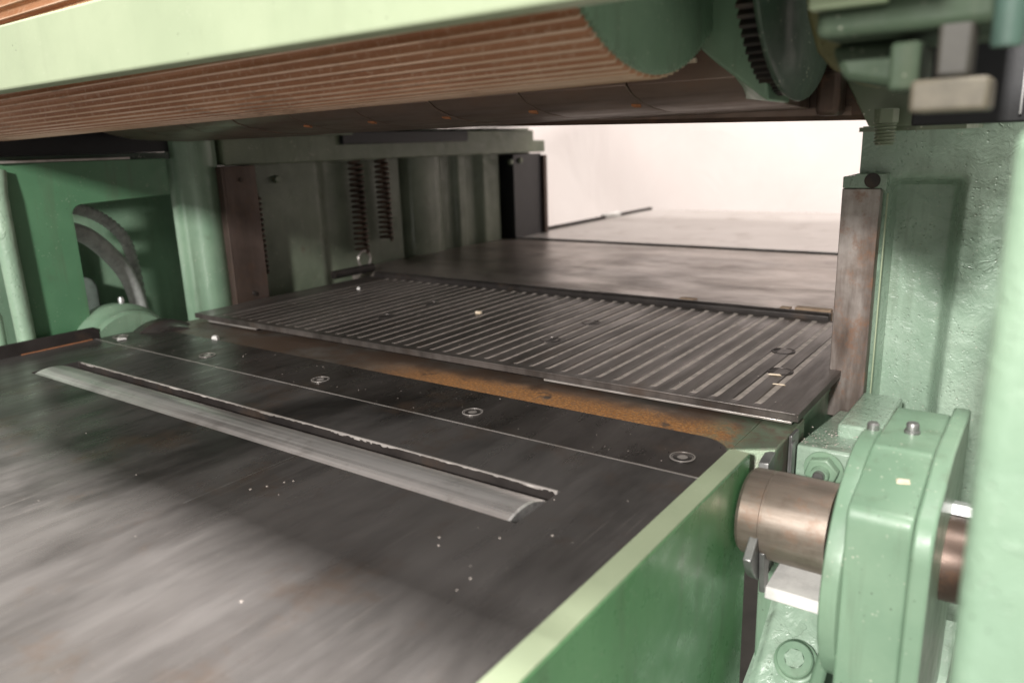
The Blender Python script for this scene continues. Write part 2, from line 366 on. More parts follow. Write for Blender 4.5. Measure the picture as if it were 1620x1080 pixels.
# ------------------------------------------------------------------ grooved bed plate
t = thing('bed_plate', 'black grooved steel bed plate under the head with parallel channels', 'bed plate', (-.9, 1.22, 0))
gx = [-.305-.0305*i for i in range(40)][::-1]
xb = [(-1.580, 0)]
for g in gx: xb += [(g-.0056, 0), (g-.0044, 1), (g+.0044, 1), (g+.0056, 0)]
xb += [(-.247, 0)]
yb = [(.955, 0), (.972, 0), (.984, 1), (1.478, 1), (1.488, 0), (1.500, 0)]
vs = []; fs = []; mi = []
for y, a in yb:
    for x, b_ in xb: vs.append((x, y, (.015 - (.0018 if a and b_ else 0))))
nx = len(xb)
for j in range(len(yb)-1):
    for i in range(nx-1):
        fs.append((j*nx+i, j*nx+i+1, (j+1)*nx+i+1, (j+1)*nx+i))
        mi.append(1 if (xb[i][1] and xb[i+1][1]) and 1 <= j <= 3 else 0)
mb = MB(); 
for f, m_ in zip(fs, mi): pass
mb.v = vs; mb.f = fs; mb.mi = mi
n0 = len(vs)
# skirt
per = [(-1.580, .955), (-.247, .955), (-.247, 1.5), (-1.58, 1.5)]
for a, b_ in zip(per, per[1:]+per[:1]):
    mb.add([(a[0], a[1], .015), (b_[0], b_[1], .015), (b_[0], b_[1], .0045), (a[0], a[1], .0045)], [(0, 1, 2, 3)])
mb.add([(p[0], p[1], .0045) for p in per], [(0, 1, 2, 3)])
mb.build('grooved_plate', ['bed', 'dust'], t, ang=25)
MB().box(-1.577, -.250, .9535, .9560, .0125, .0156).build('front_edge', 'bed', t, .0008)
for a, b_ in ((-.635, -.255), (-1.53, -1.36)):
    MB().box(a, b_, .9545, .966, .0005, .0038).build('edge_strip', 'edge', t, .0006)
for x, y in ((-1.156, 1.135), (-1.155, 1.285), (-.738, 1.283), (-.736, 1.131), (-.353, 1.248), (-.323, 1.132)):
    p_ = MB().lathe([(.013, .0185), (.0152, .0185), (.0154, .0180), (.0154, .0165), (.0140, .0160), (.0138, .004)], (x, y, 0), 'z', 28).build('bolt_plug', 'bed', t)
    MB().lathe([(.0146, .0187), (.0156, .0186), (.0157, .0178), (.0148, .0176)], (x, y, 0), 'z', 28).build('ring', 'dark', p_)
MB().box(-1.575, -.262, 1.03, 1.495, -.22, .004).build('bed_frame', 'green', t, .003)
MB().box(-1.57, -.275, .985, 1.029, -.2, .0042).build('front_sill', 'dark', t)
MB().box(-1.575, -.26, 1.03, 1.40, -.021, -.004).build('side_ledge', 'green', t, .002)

# ------------------------------------------------------------------ rear strips and tables
t = thing('pressure_strip', 'black raised steel strip across the back end of the grooved bed', 'steel strip', (-.95, 1.52, 0))
MB().prism([(1.503, -.02), (1.503, .022), (1.508, .027), (1.520, .027), (1.524, .022), (1.524, -.02)], -1.565, -.345, 'x').build('bar', 'dark', t, .001)
MB().box(-1.55, -.362, 1.5245, 1.534, .005, .0245).build('bright_strip', 'edge', t, .001)
for a, b_, hgt in ((-.415, -.347, .030), (-.445, -.425, .027), (-.66, -.625, .027)):
    MB().box(a, b_, 1.526, 1.545, .0, hgt).build('shim', 'wood', t, .001)
o = thing('rear_table', 'brown grey worn steel table between the grooved bed and the outfeed table', 'machine table', (-1, 1.9, 0))
MB().prism([(1.546, -.05), (1.546, .018), (1.549, .021), (2.315, .021), (2.318, .018), (2.318, -.05)], -1.70, -.27, 'x').build('top_plate', 'rear_table', o)
MB().box(-1.70, -.27, 2.3185, 2.336, -.03, .016).build('joint_bar', 'dark', o)
MB().box(-1.70, -.27, 2.3365, 2.350, -.03, .026).build('raised_bar', 'greysteel', o, .002)
MB().box(-1.70, -.27, 1.56, 2.3, -.3, -.052).build('table_frame', 'green', o)
o = thing('outfeed_table', 'pale shiny outfeed table in front of the white backdrop', 'machine table', (-1, 2.9, 0))
MB().box(-1.69, -.10, 2.362, 3.57, -.02, .022).build('top_plate', 'outfeed', o, .003)
for a, b_ in ((2.44, 3.08), (3.24, 3.56)):
    MB().box(-1.706, -1.6905, a, b_, -.01, .034).build('edge_lip', 'dark', o, .002)
MB().box(-1.72, -1.692, 3.085, 3.235, .02, .040).build('white_clip', 'white', o, .004)
o = MB().tube([(-1.615, 1.40, .030), (-1.612, 1.50, .031), (-1.610, 1.545, .031)], .012, 10).build('guide_bar', 'dark')
tag(o, 'short black bar lying at the left end of the grooved bed', 'bar')

# ------------------------------------------------------------------ right column
t = thing('guide_column', 'thick green cast column with worn steel slideway on the right of the bed', 'machine column', (-.1, 1.3, -.4))
def sstep(a, b_, x):
    q = max(0, min(1, (x-a)/(b_-a))); return q*q*(3-2*q)
NX, NZ = 110, 130
vs = []; fs = []
x0, x1, z0, z1 = -.247, .16, -.40, .368
for j in range(NZ+1):
    for i in range(NX+1):
        x = x0+(x1-x0)*i/NX; z = z0+(z1-z0)*j/NZ
        xr = x - .02*(z-.1)
        ins = sstep(-.212, -.204, x)*(1-sstep(-.135, -.112, xr))*(1-sstep(.287, .300, z + .3*max(0, -.19-x)))
        bul = sstep(-.10, -.02, xr)*.012
        y = 1.200 + .044*ins + bul + .0012*mnoise.noise(Vector((x*30, z*30, 2))) + .0007*mnoise.noise(Vector((x*80, z*80, 5)))
        vs.append((x, y, z))
for j in range(NZ):
    for i in range(NX): fs.append((j*(NX+1)+i, j*(NX+1)+i+1, (j+1)*(NX+1)+i+1, (j+1)*(NX+1)+i))
mb = MB().add(vs, fs)
n_ = NX+1
def side(idx, dy=1.55):
    a = [vs[i] for i in idx]; k = len(a)
    mb.add(a+[(p[0], dy, p[2]) for p in a], [(i, i+1, k+i+1, k+i) for i in range(k-1)])
side([j*n_ for j in range(NZ+1)]); side([j*n_+NX for j in range(NZ+1)]); side([NZ*n_+i for i in range(n_)]); side(list(range(n_)))
mb.add([(x0, 1.55, z0), (x1, 1.55, z0), (x1, 1.55, z1), (x0, 1.55, z1)], [(0, 1, 2, 3)])
mb.build('column_body', 'green_cast', t, ang=60)
MB().box(-.264, -.2135, 1.178, 1.199, -.058, .2835).build('slideway', 'slide', t, .0012)
MB().box(-.2640, -.2480, 1.1995, 1.50, -.058, .300).build('slideway_side', 'slide_dark', t, .001)
MB().prism([(-.264, .2840), (-.2135, .2840), (-.2065, .2790), (-.2065, .3040), (-.2470, .3040), (-.2475, .3010), (-.264, .3000)], 1.1785, 1.1995, 'y').build('slideway_cap', 'green_cast', t, .001)
hb = MB().lathe([(-.0010, .0105), (-.0012, .0095), (.006, .0088), (.012, .0086), (.012, .002)], (-.2250, 1.1785, .2945), 'y', 24).build('threaded_hole', 'dark', t)
MB().box(-.2085, -.2065, 1.196, 1.2005, -.058, .276).build('gib_edge', 'green_light', t, .0006)

# green block with hex nut beside the bed
t = thing('mounting_block', 'small green block with a painted hexagon nut at the foot of the column', 'machine block', (-.2, 1.0, -.1))
MB().hexa([(-.246, .940, -.20), (-.150, .940, -.20), (-.150, 1.175, -.20), (-.246, 1.175, -.20), (-.246, .945, -.022), (-.150, .945, -.020), (-.150, 1.175, -.046), (-.246, 1.175, -.046)]).build('block', 'green_cast', t, .004)
MB().box(-.2135, -.160, 1.02, 1.176, -.06, -.012).build('raised_pad', 'green_cast', t, .0035)
nc = (-.2085, -.0455)
MB().lathe([(-.004, .024), (-.0055, .0235), (-.0055, .005)], (nc[0], .9425, nc[1]), 'y', 32).build('washer', 'green', t)
nn = MB().prism(hexpts(nc[0], nc[1], .0205, 12), .9235, .9368, 'y').build('hex_nut', 'green', t, .0018)
MB().lathe([(-.006, .0075), (-.0075, .0105), (0, .0115)], (nc[0], .9235, nc[1]), 'y', 24).build('nut_collar', 'green', nn)
MB().lathe([(-.011, .0055), (-.012, .0068), (0, .0075)], (nc[0], .9235, nc[1]), 'y', 16).build('stud_end', 'greysteel', nn)

# ------------------------------------------------------------------ roller shaft + bearing housing
CY, CZ = .82, -.062
t = thing('roller_shaft', 'bronze toned bare steel shaft entering the green bearing housing', 'shaft', (-.21, CY, CZ))
MB().lathe([(-.262, .02), (-.262, .047), (-.258, .050), (-.236, .0505), (-.2355, .0497), (-.2335, .0497), (-.233, .0508), (-.165, .0508), (-.165, .02)], (0, CY, CZ), 'x', 72).build('journal', 'shaft', t)
MB().lathe([(-.060, .02), (-.060, .043), (.05, .043), (.05, .02)], (0, CY, CZ), 'x', 48).build('outer_end', 'dark_brown', t)
pts = arc(CY, CZ, .075, 200, 322, 20) + [(CY+.03, CZ+.0)] + [(CY-.03, CZ+.01)]
MB().prism(pts, -.2440, -.2340, 'x').build('collar_segment', 'greysteel', t, .0015)
MB().prism([(CY-.040, CZ-.078), (CY-.024, CZ-.082), (CY-.030, CZ-.03), (CY-.046, CZ-.026)], -.2335, -.2270, 'x').build('key', 'greysteel', t, .001)
MB().prism([(.842, -.045), (.872, -.030), (.876, -.008), (.850, -.014)], -.2620, -.2500, 'x').build('thrust_lug', 'greysteel', t, .001)

t = thing('bearing_housing', 'big green bearing housing with chamfered front and round flange at the right', 'bearing housing', (-.115, CY, -.4))
MB().lathe([(-.148, .03), (-.148, .1300), (-.1465, .1320), (-.1390, .1325), (-.1322, .1320), (-.1308, .1300), (-.129, .03)], (0, .815, -.075), 'x', 110).build('round_flange', 'green', t)
prof = [(.696, -.45), (.696, .006)] + arc(.718, .012, .022, 170, 135, 4) + [(.785, .050)] + arc(.803, .040, .014, 125, 90, 4) + [(.93, .054), (.93, -.45)]
MB().prism(prof, -.1325, -.0765, 'x').build('body', 'green', t, .003, 3)
prof2 = [(.688, -.45)] + arc(.740, -.010, .052, 180, 128, 8) + [(.782, .0555)] + [(.800, .0600), (.94, .0605), (.94, -.45)]
MB().prism(prof2, -.0760, -.0590, 'x').build('rim_flange', 'green', t, .003, 3)
pp = MB().lathe([(0, .0078), (.003, .0078), (.0035, .0062), (.010, .0062), (.0115, .0052), (.0115, .001)], (-.104, .850, .0538), 'z', 20).build('grease_plug', 'greysteel', t)
MB().lathe([(0, .006), (.006, .006), (.008, .0045), (.008, .001)], (-.139, .835, .0560), 'z', 14).build('grease_nipple', 'greysteel', t)
MB().lathe([(0, .010), (.028, .010), (.030, .008), (.030, .002)], (-.0592, .845, -.020), 'x', 6).build('flange_bolt', 'zinc', t)

# white block under the shaft
o = MB().hexa([(-.228, .782, -.148), (-.140, .782, -.148), (-.140, .86, -.150), (-.228, .86, -.150), (-.228, .785, -.134), (-.140, .785, -.134), (-.140, .86, -.128), (-.228, .86, -.128)]).build('white_block', 'white', None, .002)
tag(o, 'white painted block lying below the bronze toned shaft', 'block')

# base casting
t = thing('base_casting', 'green cast machine base with a sunken socket bolt below the shaft', 'machine base', (-.2, .8, -.6))
def bumpgrid(fn, nu, nv):
    v_ = [fn(i/nu, j/nv) for j in range(nv+1) for i in range(nu+1)]
    return v_, [(j*(nu+1)+i, j*(nu+1)+i+1, (j+1)*(nu+1)+i+1, (j+1)*(nu+1)+i) for j in range(nv) for i in range(nu)]
def padf(u, v):
    x = -.236+.090*u; y = .725+.135*v; z = -.285+.125*v
    z += .004*mnoise.noise(Vector((x*45, y*45, 1))) + .002*mnoise.noise(Vector((x*110, y*110, 4))) - .010*sstep(.88, 1, u*0+ (1-u)) - .03*sstep(.9, 1, 1-v)
    return (x, y, z)
mb = MB().add(*bumpgrid(padf, 30, 40))
mb.add([padf(0, j/40) for j in range(41)]+[(-.236, padf(0, j/40)[1], -.5) for j in range(41)], [(j, j+1, 42+j, 41+j) for j in range(40)])
mb.add([padf(i/30, 0) for i in range(31)]+[(padf(i/30, 0)[0], .725, -.5) for i in range(31)], [(i, i+1, 32+i, 31+i) for i in range(30)])
mb.build('bolt_pad', 'green_cast', t, ang=60)
MB().hexa([(-.2645, .60, -.5), (-.05, .60, -.5), (-.05, 1.0, -.5), (-.2645, 1.0, -.5), (-.2645, .60, -.42), (-.05, .60, -.42), (-.05, 1.0, -.24), (-.2645, 1.0, -.24)]).build('sloping_floor', 'green_cast', t)
MB().hexa([(-.162, .66, -.5), (-.148, .66, -.5), (-.148, .86, -.5), (-.162, .86, -.5), (-.162, .66, -.23), (-.148, .66, -.23), (-.148, .86, -.13), (-.162, .86, -.13)]).build('rib', 'green', t, .004)
bx = bpy.data.objects.new('socket_bolt', None)
sb = MB().lathe([(0, .024), (.003, .024), (.004, .0225), (.004, .0205), (.012, .0200), (.0135, .0185), (.0135, .0105), (.006, .0100), (.006, .001)], (0, 0, 0), 'z', 40).build('socket_bolt', 'green', t)
sb.location = Vector((-.190, .790, -.2205)) - t.location; sb.rotation_euler = (R(42), 0, 0)
sb.matrix_parent_inverse = Matrix()
hs = MB().prism(hexpts(0, 0, .0112), .0062, .0139, 'z').build('hex_recess', 'green_cast', None)
hs.parent = sb
MB().hexa([(-.264, .875, -.5), (-.20, .875, -.5), (-.20, .96, -.5), (-.264, .96, -.5), (-.264, .875, -.185), (-.20, .875, -.190), (-.20, .96, -.165), (-.264, .96, -.160)]).build('ledge', 'green', t, .004)

# foreground post
o = MB().box(-.0215, .16, .40, .56, -.9, .362).build('front_post', 'green_post', None, .012, 5)
tag(o, 'blurred pale green post standing nearest the camera at the right edge', 'post')

# ------------------------------------------------------------------ left side
t = thing('cutout_cover', 'smooth green sheet panel with a rounded cutout at the far left', 'panel', (-1.66, .8, -.1))
pts = [(.640, -.2), (.765, -.2), (.765, .248)] + arc(.787, .248, .022, 180, 97, 6) + [(.985, .277), (.985, .357), (.640, .357)]
MB().prism(pts, -1.672, -1.66, 'x').build('sheet', 'green_panel', t, .0015)
MB().box(-1.676, -1.652, .642, .90, .3575, .3625).build('top_trim', 'edge', t, .001)
MB().tube([(-1.650, .632, -.2), (-1.650, .632, .0), (-1.650, .630, .2), (-1.652, .632, .30), (-1.66, .640, .345)], .017, 16).build('rolled_edge', 'green_post', t)
o = MB().tube([(-1.652, .585, -.12), (-1.652, .588, .07), (-1.652, .583, .092), (-1.655, .565, .102), (-1.66, .50, .104)], .010, 12).build('bent_pipe', 'green')
tag(o, 'thin bent green pipe at the far left edge above the table lip', 'pipe')
t = thing('recess_box', 'dark green recess wall behind the panel cutout', 'machine wall', (-1.9, .8, -.2))
MB().box(-1.93, -1.90, .55, 1.18, -.4, .37).build('back_wall', 'green', t)
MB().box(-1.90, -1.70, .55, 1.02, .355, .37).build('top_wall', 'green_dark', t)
MB().box(-1.899, -1.85, .83, .842, -.2, .2).build('conduit', 'green', t, .004)
def hose(name, pts_, r, ridges, label):
    # smooth path through the points
    P = [Vector(p) for p in pts_]; path = []; n = 140 if ridges else 30
    for i in range(n+1):
        q = i/n*(len(P)-1); k = min(int(q), len(P)-2); f = q-k
        p0 = P[max(k-1, 0)]; p1 = P[k]; p2 = P[k+1]; p3 = P[min(k+2, len(P)-1)]
        path.append(.5*((2*p1)+(-p0+p2)*f+(2*p0-5*p1+4*p2-p3)*f*f+(-p0+3*p1-3*p2+p3)*f**3))
    rf = (lambda i: 1+.12*math.sin(i*1.57)) if ridges else None
    return tag(MB().tube(path, r, 12, rf=rf).build(name, 'hose', ang=80), label, 'hose')
hose('corrugated_hose', [(-1.76, .74, .262), (-1.76, .80, .262), (-1.77, .87, .235), (-1.78, .925, .18), (-1.79, .945, .10), (-1.79, .95, .0)], .0125, True, 'thin ribbed grey hose, upper of two in the panel cutout')
hose('smooth_hose', [(-1.74, .72, .218), (-1.74, .785, .215), (-1.745, .84, .185), (-1.755, .90, .11), (-1.76, .925, .03), (-1.76, .93, -.06)], .019, False, 'thick smooth grey hose, lower of two in the panel cutout')
o = MB().prism([(.70, -.2), (.86, -.2)] + arc(.83, .07, .03, 0, 90, 5) + [(.70, .10)], -1.86, -1.80, 'x').build('grey_box', 'greybox', None, .006)
tag(o, 'rounded grey box low inside the panel cutout behind the hoses', 'box')

t = thing('left_column', 'green cast column with dark steel slideway at the left of the bed', 'machine column', (-1.75, 1.1, -.4))
prof = [(-1.95, 1.16), (-1.80, 1.10), (-1.745, 1.045), (-1.722, 1.022), (-1.712, 1.016), (-1.708, 1.022), (-1.698, 1.026), (-1.690, 1.026), (-1.684, 1.034), (-1.680, 1.048), (-1.672, 1.054), (-1.664, 1.062), (-1.660, 1.074), (-1.660, 1.114), (-1.95, 1.20)]
MB().prism(prof, -.40, .40, 'z').build('column_body', 'green', t, ang=75)
MB().box(-1.715, -1.640, 1.1145, 1.205, -.05, .333).build('slideway', 'slide_dark', t, .0015)
MB().box(-1.668, -1.6395, 1.108, 1.1142, -.05, .331).build('gib_strip', 'slide_dark', t, .001)
for z in (.02, .30): MB().lathe([(0, .006), (.004, .005), (.004, .001)], (-1.640, 1.16, z), 'x', 12).build('gib_screw', 'dark', t)

t = thing('left_bearing_housing', 'arched green bearing cover behind the table lip at the left', 'bearing housing', (-1.63, CY, -.3))
MB().lathe([(-1.70, .05), (-1.70, .108), (-1.69, .114), (-1.655, .116), (-1.648, .114), (-1.640, .106), (-1.632, .104), (-1.615, .104), (-1.607, .098), (-1.606, .03)], (0, CY, CZ), 'x', 80).build('arched_cover', 'green', t)
MB().lathe([(0, .006), (.010, .006), (.014, .004), (.014, .001)], (-1.66, CY+.015, CZ+.115), 'z', 12).build('oil_nipple', 'zinc', t)

# far left side frame with relief
t = thing('left_side_frame', 'dark green ribbed inner side frame on the far left under the head', 'machine frame', (-1.72, 1.9, -.3))
NY, NZ = 220, 8
def yrel(y):
    x = -1.725
    x += .035*math.sqrt(max(0, 1-((y-1.905)/.085)**2)) if abs(y-1.905) < .085 else 0
    x += .022*(sstep(2.05, 2.065, y)-sstep(2.10, 2.125, y))
    x += .028*(sstep(2.17, 2.20, y)-sstep(2.29, 2.30, y))
    x += .02*(1-sstep(1.44, 1.50, y))
    x -= .03*(sstep(1.80, 1.815, y)-sstep(1.82, 1.835, y))
    return x
v_, f_ = bumpgrid(lambda u, v: (yrel(1.20+1.33*u)+.002*mnoise.noise(Vector((u*30, v*8, 0))), 1.20+1.33*u, -.3+.72*v), NY, NZ)
MB().add(v_, f_).build('ribbed_wall', 'green_frame', t, ang=60)
MB().box(-1.80, -1.66, 2.33, 2.515, -.2, .325).build('end_plate', 'black', t, .002)
MB().box(-1.68, -1.648, 2.516, 2.538, -.2, .318).build('end_slideway', 'slide_dark', t, .002)
MB().prism([(1.132, .334), (2.535, .330), (2.535, .372), (2.46, .374), (2.46, .41), (1.132, .41)], -1.76, -1.655, 'x').build('side_beam', 'green_olive', t, .003)
MB().box(-1.656, -1.640, 1.50, 2.05, .376, .41).build('dark_slot_bar', 'black', t, .002)
for y, z in ((1.311, .293), (2.31, .30), (2.37, .303)):
    MB().lathe([(0, .011), (.010, .011), (.012, .009), (.012, .002)], (-1.703 if y < 2 else -1.662, y, z), 'x', 6).build('bolt_head', 'green_olive', t)
def spring(y, x, z0_, z1_, r, wire, turns, label, mat='dark_brown'):
    path = []
    n = turns*12
    for i in range(n+1):
        a = 2*math.pi*i/12; path.append((x+r*math.cos(a), y+r*math.sin(a), z0_+(z1_-z0_)*i/n))
    return tag(MB().tube(path, wire, 6).build('coil_spring', mat, ang=80), label, 'spring', 'springs on the left side frame')
spring(1.585, -1.69, .065, .33, .019, .0042, 17, 'long coil spring hanging nearest to the left column on the dark frame')
spring(1.690, -1.69, .09, .33, .019, .0042, 16, 'long coil spring hanging beside the half round rib of the dark frame')
spring(1.222, -1.672, .06, .26, .010, .003, 15, 'thin coil spring tight behind the dark left slideway')
o = MB().tube([(-1.685, 1.585+.024*math.cos(a), .045+.024*math.sin(a)) for a in [i*math.pi/10 for i in range(21)]], .0035, 8).build('hanging_ring', 'edge')
tag(o, 'small pale ring hanging at the lower end of the coil spring', 'ring')

# ------------------------------------------------------------------ upper head
t = thing('feed_roller', 'large rust brown fluted feed roller running across the top of the picture', 'roller', (-1.0, .664, .628))
NF = 104; K = 10
def frad(k):
    ph = (k % K)/K
    return 1.0 - .032*(.5-.5*math.cos(2*math.pi*ph))**.55
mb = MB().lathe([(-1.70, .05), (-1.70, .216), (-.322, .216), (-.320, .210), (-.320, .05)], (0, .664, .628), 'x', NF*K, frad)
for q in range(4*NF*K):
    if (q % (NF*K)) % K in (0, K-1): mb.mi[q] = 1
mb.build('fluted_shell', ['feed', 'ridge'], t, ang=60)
MB().lathe([(-.3215, .2080), (-.3205, .2125), (-.317, .2125), (-.316, .2075), (-.316, .09), (-.300, .085), (-.300, .02)], (0, .664, .628), 'x', 190*4, lambda k: 1.0 if k % 4 < 2 else .982).build('end_disc', 'green', t, ang=60)
MB().lathe([(-.300, .035), (-.20, .035)], (0, .664, .628), 'x', 32).build('axle', 'dark_brown', t)
t.rotation_euler = (0, -.010, 0); t.location.z -= .006

o = MB().box(-1.85, -.20, .430, .457, .4435, .514).build('front_bar', 'green_light', None, .003)
tag(o, 'pale green flat bar crossing in front of the fluted feed roller', 'bar')

t = thing('chip_breaker', 'row of dark oily steel fingers hanging behind the fluted feed roller', 'chip breaker', (-.95, .9, .45))
fw_ = .146; xr = -.268; i = 0
prof = [(.800, .47), (.800, .4185), (.815, .4095), (.840, .4020), (.870, .3965), (.905, .3930), (.998, .3895), (.998, .47)]
fmesh = None
for i in range(9):
    if fmesh is None:
        fo = MB().prism(prof, -fw_+.0022, 0, 'x').build('finger', 'finger', t, .0012); fmesh = fo
    else:
        fo = fmesh.copy(); C.objects.link(fo); fo.parent = t
    fo.matrix_parent_inverse = t.matrix_basis.inverted()
    fo.location = (xr-fw_*i, 0, .0004*((i*7) % 3))
    if i in (1, 2, 3, 4, 5):
        x_ = xr-fw_*i
        MB().hexa([(x_-.016, .846, .3990), (x_-.006, .850, .3985), (x_-.009, .858, .397), (x_-.017, .855, .3975), (x_-.016, .846, .4035), (x_-.006, .850, .4030), (x_-.009, .858, .402), (x_-.017, .855, .402)]).build('rust_tab', 'orange', t)

o = MB()
xsb = [(-1.72, .4025), (-1.10, .4005), (-.665, .3865), (-.215, .3745), (-.204, .3742)]
vs = []
for x, z in xsb: vs += [(x, 1.0005, z+.006), (x, 1.006, z), (x, 1.05, z), (x, 1.05, .46), (x, 1.0005, .46)]
fs = []
for i in range(len(xsb)-1):
    for k in range(5): fs.append((i*5+k, i*5+(k+1) % 5, (i+1)*5+(k+1) % 5, (i+1)*5+k))
fs += [(0, 1, 2, 3, 4), tuple(range(len(vs)-1, len(vs)-6, -1))]
o = o.add(vs, fs).build('pressure_bar', 'dark_brown')
tag(o, 'long dark steel pressure bar edging the top of the bright opening', 'bar')
bars = o
N = 90; vs = []; fs = []
for i in range(N+1):
    x = -1.0+.78*i/N
    zb = (.3865+(.4005-.3865)*(-.665-x)/.435) if x < -.665 else (.3745+(.3865-.3745)*(-.215-x)/.45)
    e = .0035+.0025*mnoise.noise(Vector((x*45, 3, 0)))
    vs += [(x, .9995, zb+.016), (x, .9990, zb+.006+e), (x, 1.0004, zb+.0055)]
for i in range(N):
    for k in range(2): fs.append((i*3+k, (i+1)*3+k, (i+1)*3+k+1, i*3+k+1))
MB().add(vs, fs).build('scale_crust', 'finger', bars)

t = thing('head_casting', 'dark green machine head above the bed hiding the upper works', 'machine head', (-1, 1.6, .43))
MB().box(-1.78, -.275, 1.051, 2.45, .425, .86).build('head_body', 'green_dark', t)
MB().box(-1.78, -.05, .50, 2.45, .8605, .90).build('shade_roof', 'green', t)  # unseen roof added to keep overhead light off the feed roller
MB().box(-1.655, -1.60, 1.08, 1.5, .40, .4245).build('head_foot', 'green_olive', t)
MB().box(-1.93, -1.705, .60, 1.05, .371, .86).build('end_housing', 'black', t)
MB().box(-1.66, -1.50, .99, 1.0495, .405, .4245).build('corner_block', 'green_olive', t, .003)

MB().box(-.42, -.062, .418, .424, .480, .86).build('shade_plate', 'green', t, .002)  # unseen plate added to shade the roller end and the upper right parts
# right end bracket
t = thing('end_bracket', 'green angular bracket beside the toothed end of the feed roller', 'bracket', (-.29, .85, .42))
MB().hexa([(-.330, .800, .450), (-.252, .790, .3925), (-.270, .93, .394), (-.330, .90, .402), (-.312, .800, .62), (-.268, .790, .62), (-.268, .93, .62), (-.312, .90, .62)]).build('web', 'green', t, .003)
MB().tube([(-.3305, .797, .452), (-.322, .797, .475), (-.3135, .797, .55), (-.3105, .797, .60)], .0035, 8).build('edge_bead', 'green_light', t)  # pale bead paints the highlight along the bracket's left edge
MB().hexa([(-.262, .80, .455), (-.240, .80, .468), (-.240, .88, .468), (-.262, .88, .455), (-.275, .80, .60), (-.240, .80, .60), (-.240, .88, .60), (-.275, .88, .60)]).build('upper_lug', 'green_rail', t, .003)
MB().box(-.52, -.331, .797, .815, .436, .4405).build('edge_trim', 'chip', t)

t = thing('drive_gear', 'dark oily gear wheel hanging right of the green bracket', 'gear', (-.24, .845, .55))
NT_ = 96
def grad(k): return 1.0 if (k % 6) in (1, 2, 3) else .955
MB().lathe([(-.262, .03), (-.262, .150), (-.244, .150), (-.244, .03)], (0, .845, .55), 'x', NT_*6, grad).build('toothed_rim', 'dark', t, ang=30)
MB().lathe([(-.2438, .02), (-.2438, .1545), (-.2405, .1565), (-.2385, .1560), (-.2375, .148), (-.232, .135), (-.232, .02)], (0, .845, .55), 'x', 96).build('web_disc', 'green_dark', t)

t = thing('gear_cover', 'olive brown lumpy casting partly covering the dark gear wheel', 'cover', (-.2, .8, .45))
pts = [(-.213, .50), (-.206, .46), (-.196, .430), (-.181, .413), (-.172, .411), (-.164, .402), (-.152, .398), (-.145, .402), (-.144, .43), (-.152, .50)]
MB().prism(pts, .742, .80, 'y').build('casting', 'olive_cast', t, .004, 3)
MB().box(-.252, -.226, .96, .998, .380, .43).build('brown_rod_end', 'dark_brown', t, .006)

t = thing('column_bracket', 'tapering green bracket standing on top of the right column', 'bracket', (-.2, 1.12, .37))
MB().hexa([(-.1990, .995, .3660), (-.1485, .995, .3655), (-.1485, 1.11, .3660), (-.1990, 1.11, .3660), (-.2365, .995, .4360), (-.1530, .995, .4310), (-.1530, 1.11, .4310), (-.2365, 1.11, .4360)]).build('plate', 'green_olive', t, .002)
MB().hexa([(-.2375, .985, .4365), (-.135, .985, .4315), (-.135, 1.12, .4315), (-.2375, 1.12, .4365), (-.225, 1.01, .60), (-.09, 1.01, .60), (-.09, 1.12, .60), (-.225, 1.12, .60)]).build('cast_head', 'green_frame', t, .006)
MB().tube([(-.236, .9865, .4375), (-.205, .985, .4395), (-.165, .985, .4370)], .003, 8).build('edge_bead', 'green_olive', t)
MB().box(-.21, -.10, 1.00, 1.19, .3605, .3655).build('foot_plate', 'green_olive', t)

t = thing('adjusting_bolt', 'green hexagon bolt with exposed thread on top of the column face', 'bolt', (-.177, .972, .36))
MB().prism(hexpts(-.177, .974, .0130, 10), .3690, .3850, 'z').build('bolt_head', 'green_olive', t, .0012)
path = [(.3688-.0225*i/120) for i in range(121)]
MB().lathe([(z, .0105+.0011*math.sin(i*2*math.pi/20)) for i, z in enumerate(path)] + [(.3450, .008), (.3450, .001)], (-.177, .974, 0), 'z', 20).build('thread', 'green_olive', t)
t = thing('zinc_nut', 'bright zinc plated nut and stud on the bracket', 'nut', (-.165, .97, .41))
MB().prism(hexpts(-.1645, .972, .0105, 0), .4065, .4195, 'z').build('hex_nut', 'zinc', t, .001)
MB().lathe([(.400, .005), (.436, .005)], (-.1645, .972, 0), 'z', 14).build('stud', 'green_olive', t)

t = thing('clamp_block', 'blurred tan clamp block with grey stem at the upper right', 'clamp', (-.065, .57, .38))
MB().box(-.089, -.0455, .555, .60, .3705, .3905).build('jaw', 'tan', t, .003)
MB().box(-.077, -.0575, .562, .59, .3910, .430).build('stem', 'stem', t, .003)
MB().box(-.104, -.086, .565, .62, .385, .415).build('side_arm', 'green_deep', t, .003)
t = thing('upper_casting', 'blurred green casting with pale ledge above the tan clamp', 'casting', (-.1, .6, .42))
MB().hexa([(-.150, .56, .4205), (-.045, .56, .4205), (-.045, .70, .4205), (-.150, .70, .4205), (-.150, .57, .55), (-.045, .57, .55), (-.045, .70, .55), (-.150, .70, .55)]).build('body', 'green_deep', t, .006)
MB().box(-.152, -.105, .548, .5595, .4375, .52).build('pale_ledge', 'green_light', t, .002)
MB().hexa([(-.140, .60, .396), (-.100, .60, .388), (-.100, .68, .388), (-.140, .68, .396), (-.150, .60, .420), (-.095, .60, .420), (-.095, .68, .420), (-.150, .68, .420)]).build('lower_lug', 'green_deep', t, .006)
MB().lathe([(.405, .008), (.409, .0085), (.50, .0085)], (-.039, .545, 0), 'z', 20).build('teal_cap', 'teal', t)
t = thing('black_cover', 'black sheet cover in the shadow at the upper right corner', 'cover', (-.02, .95, .36))
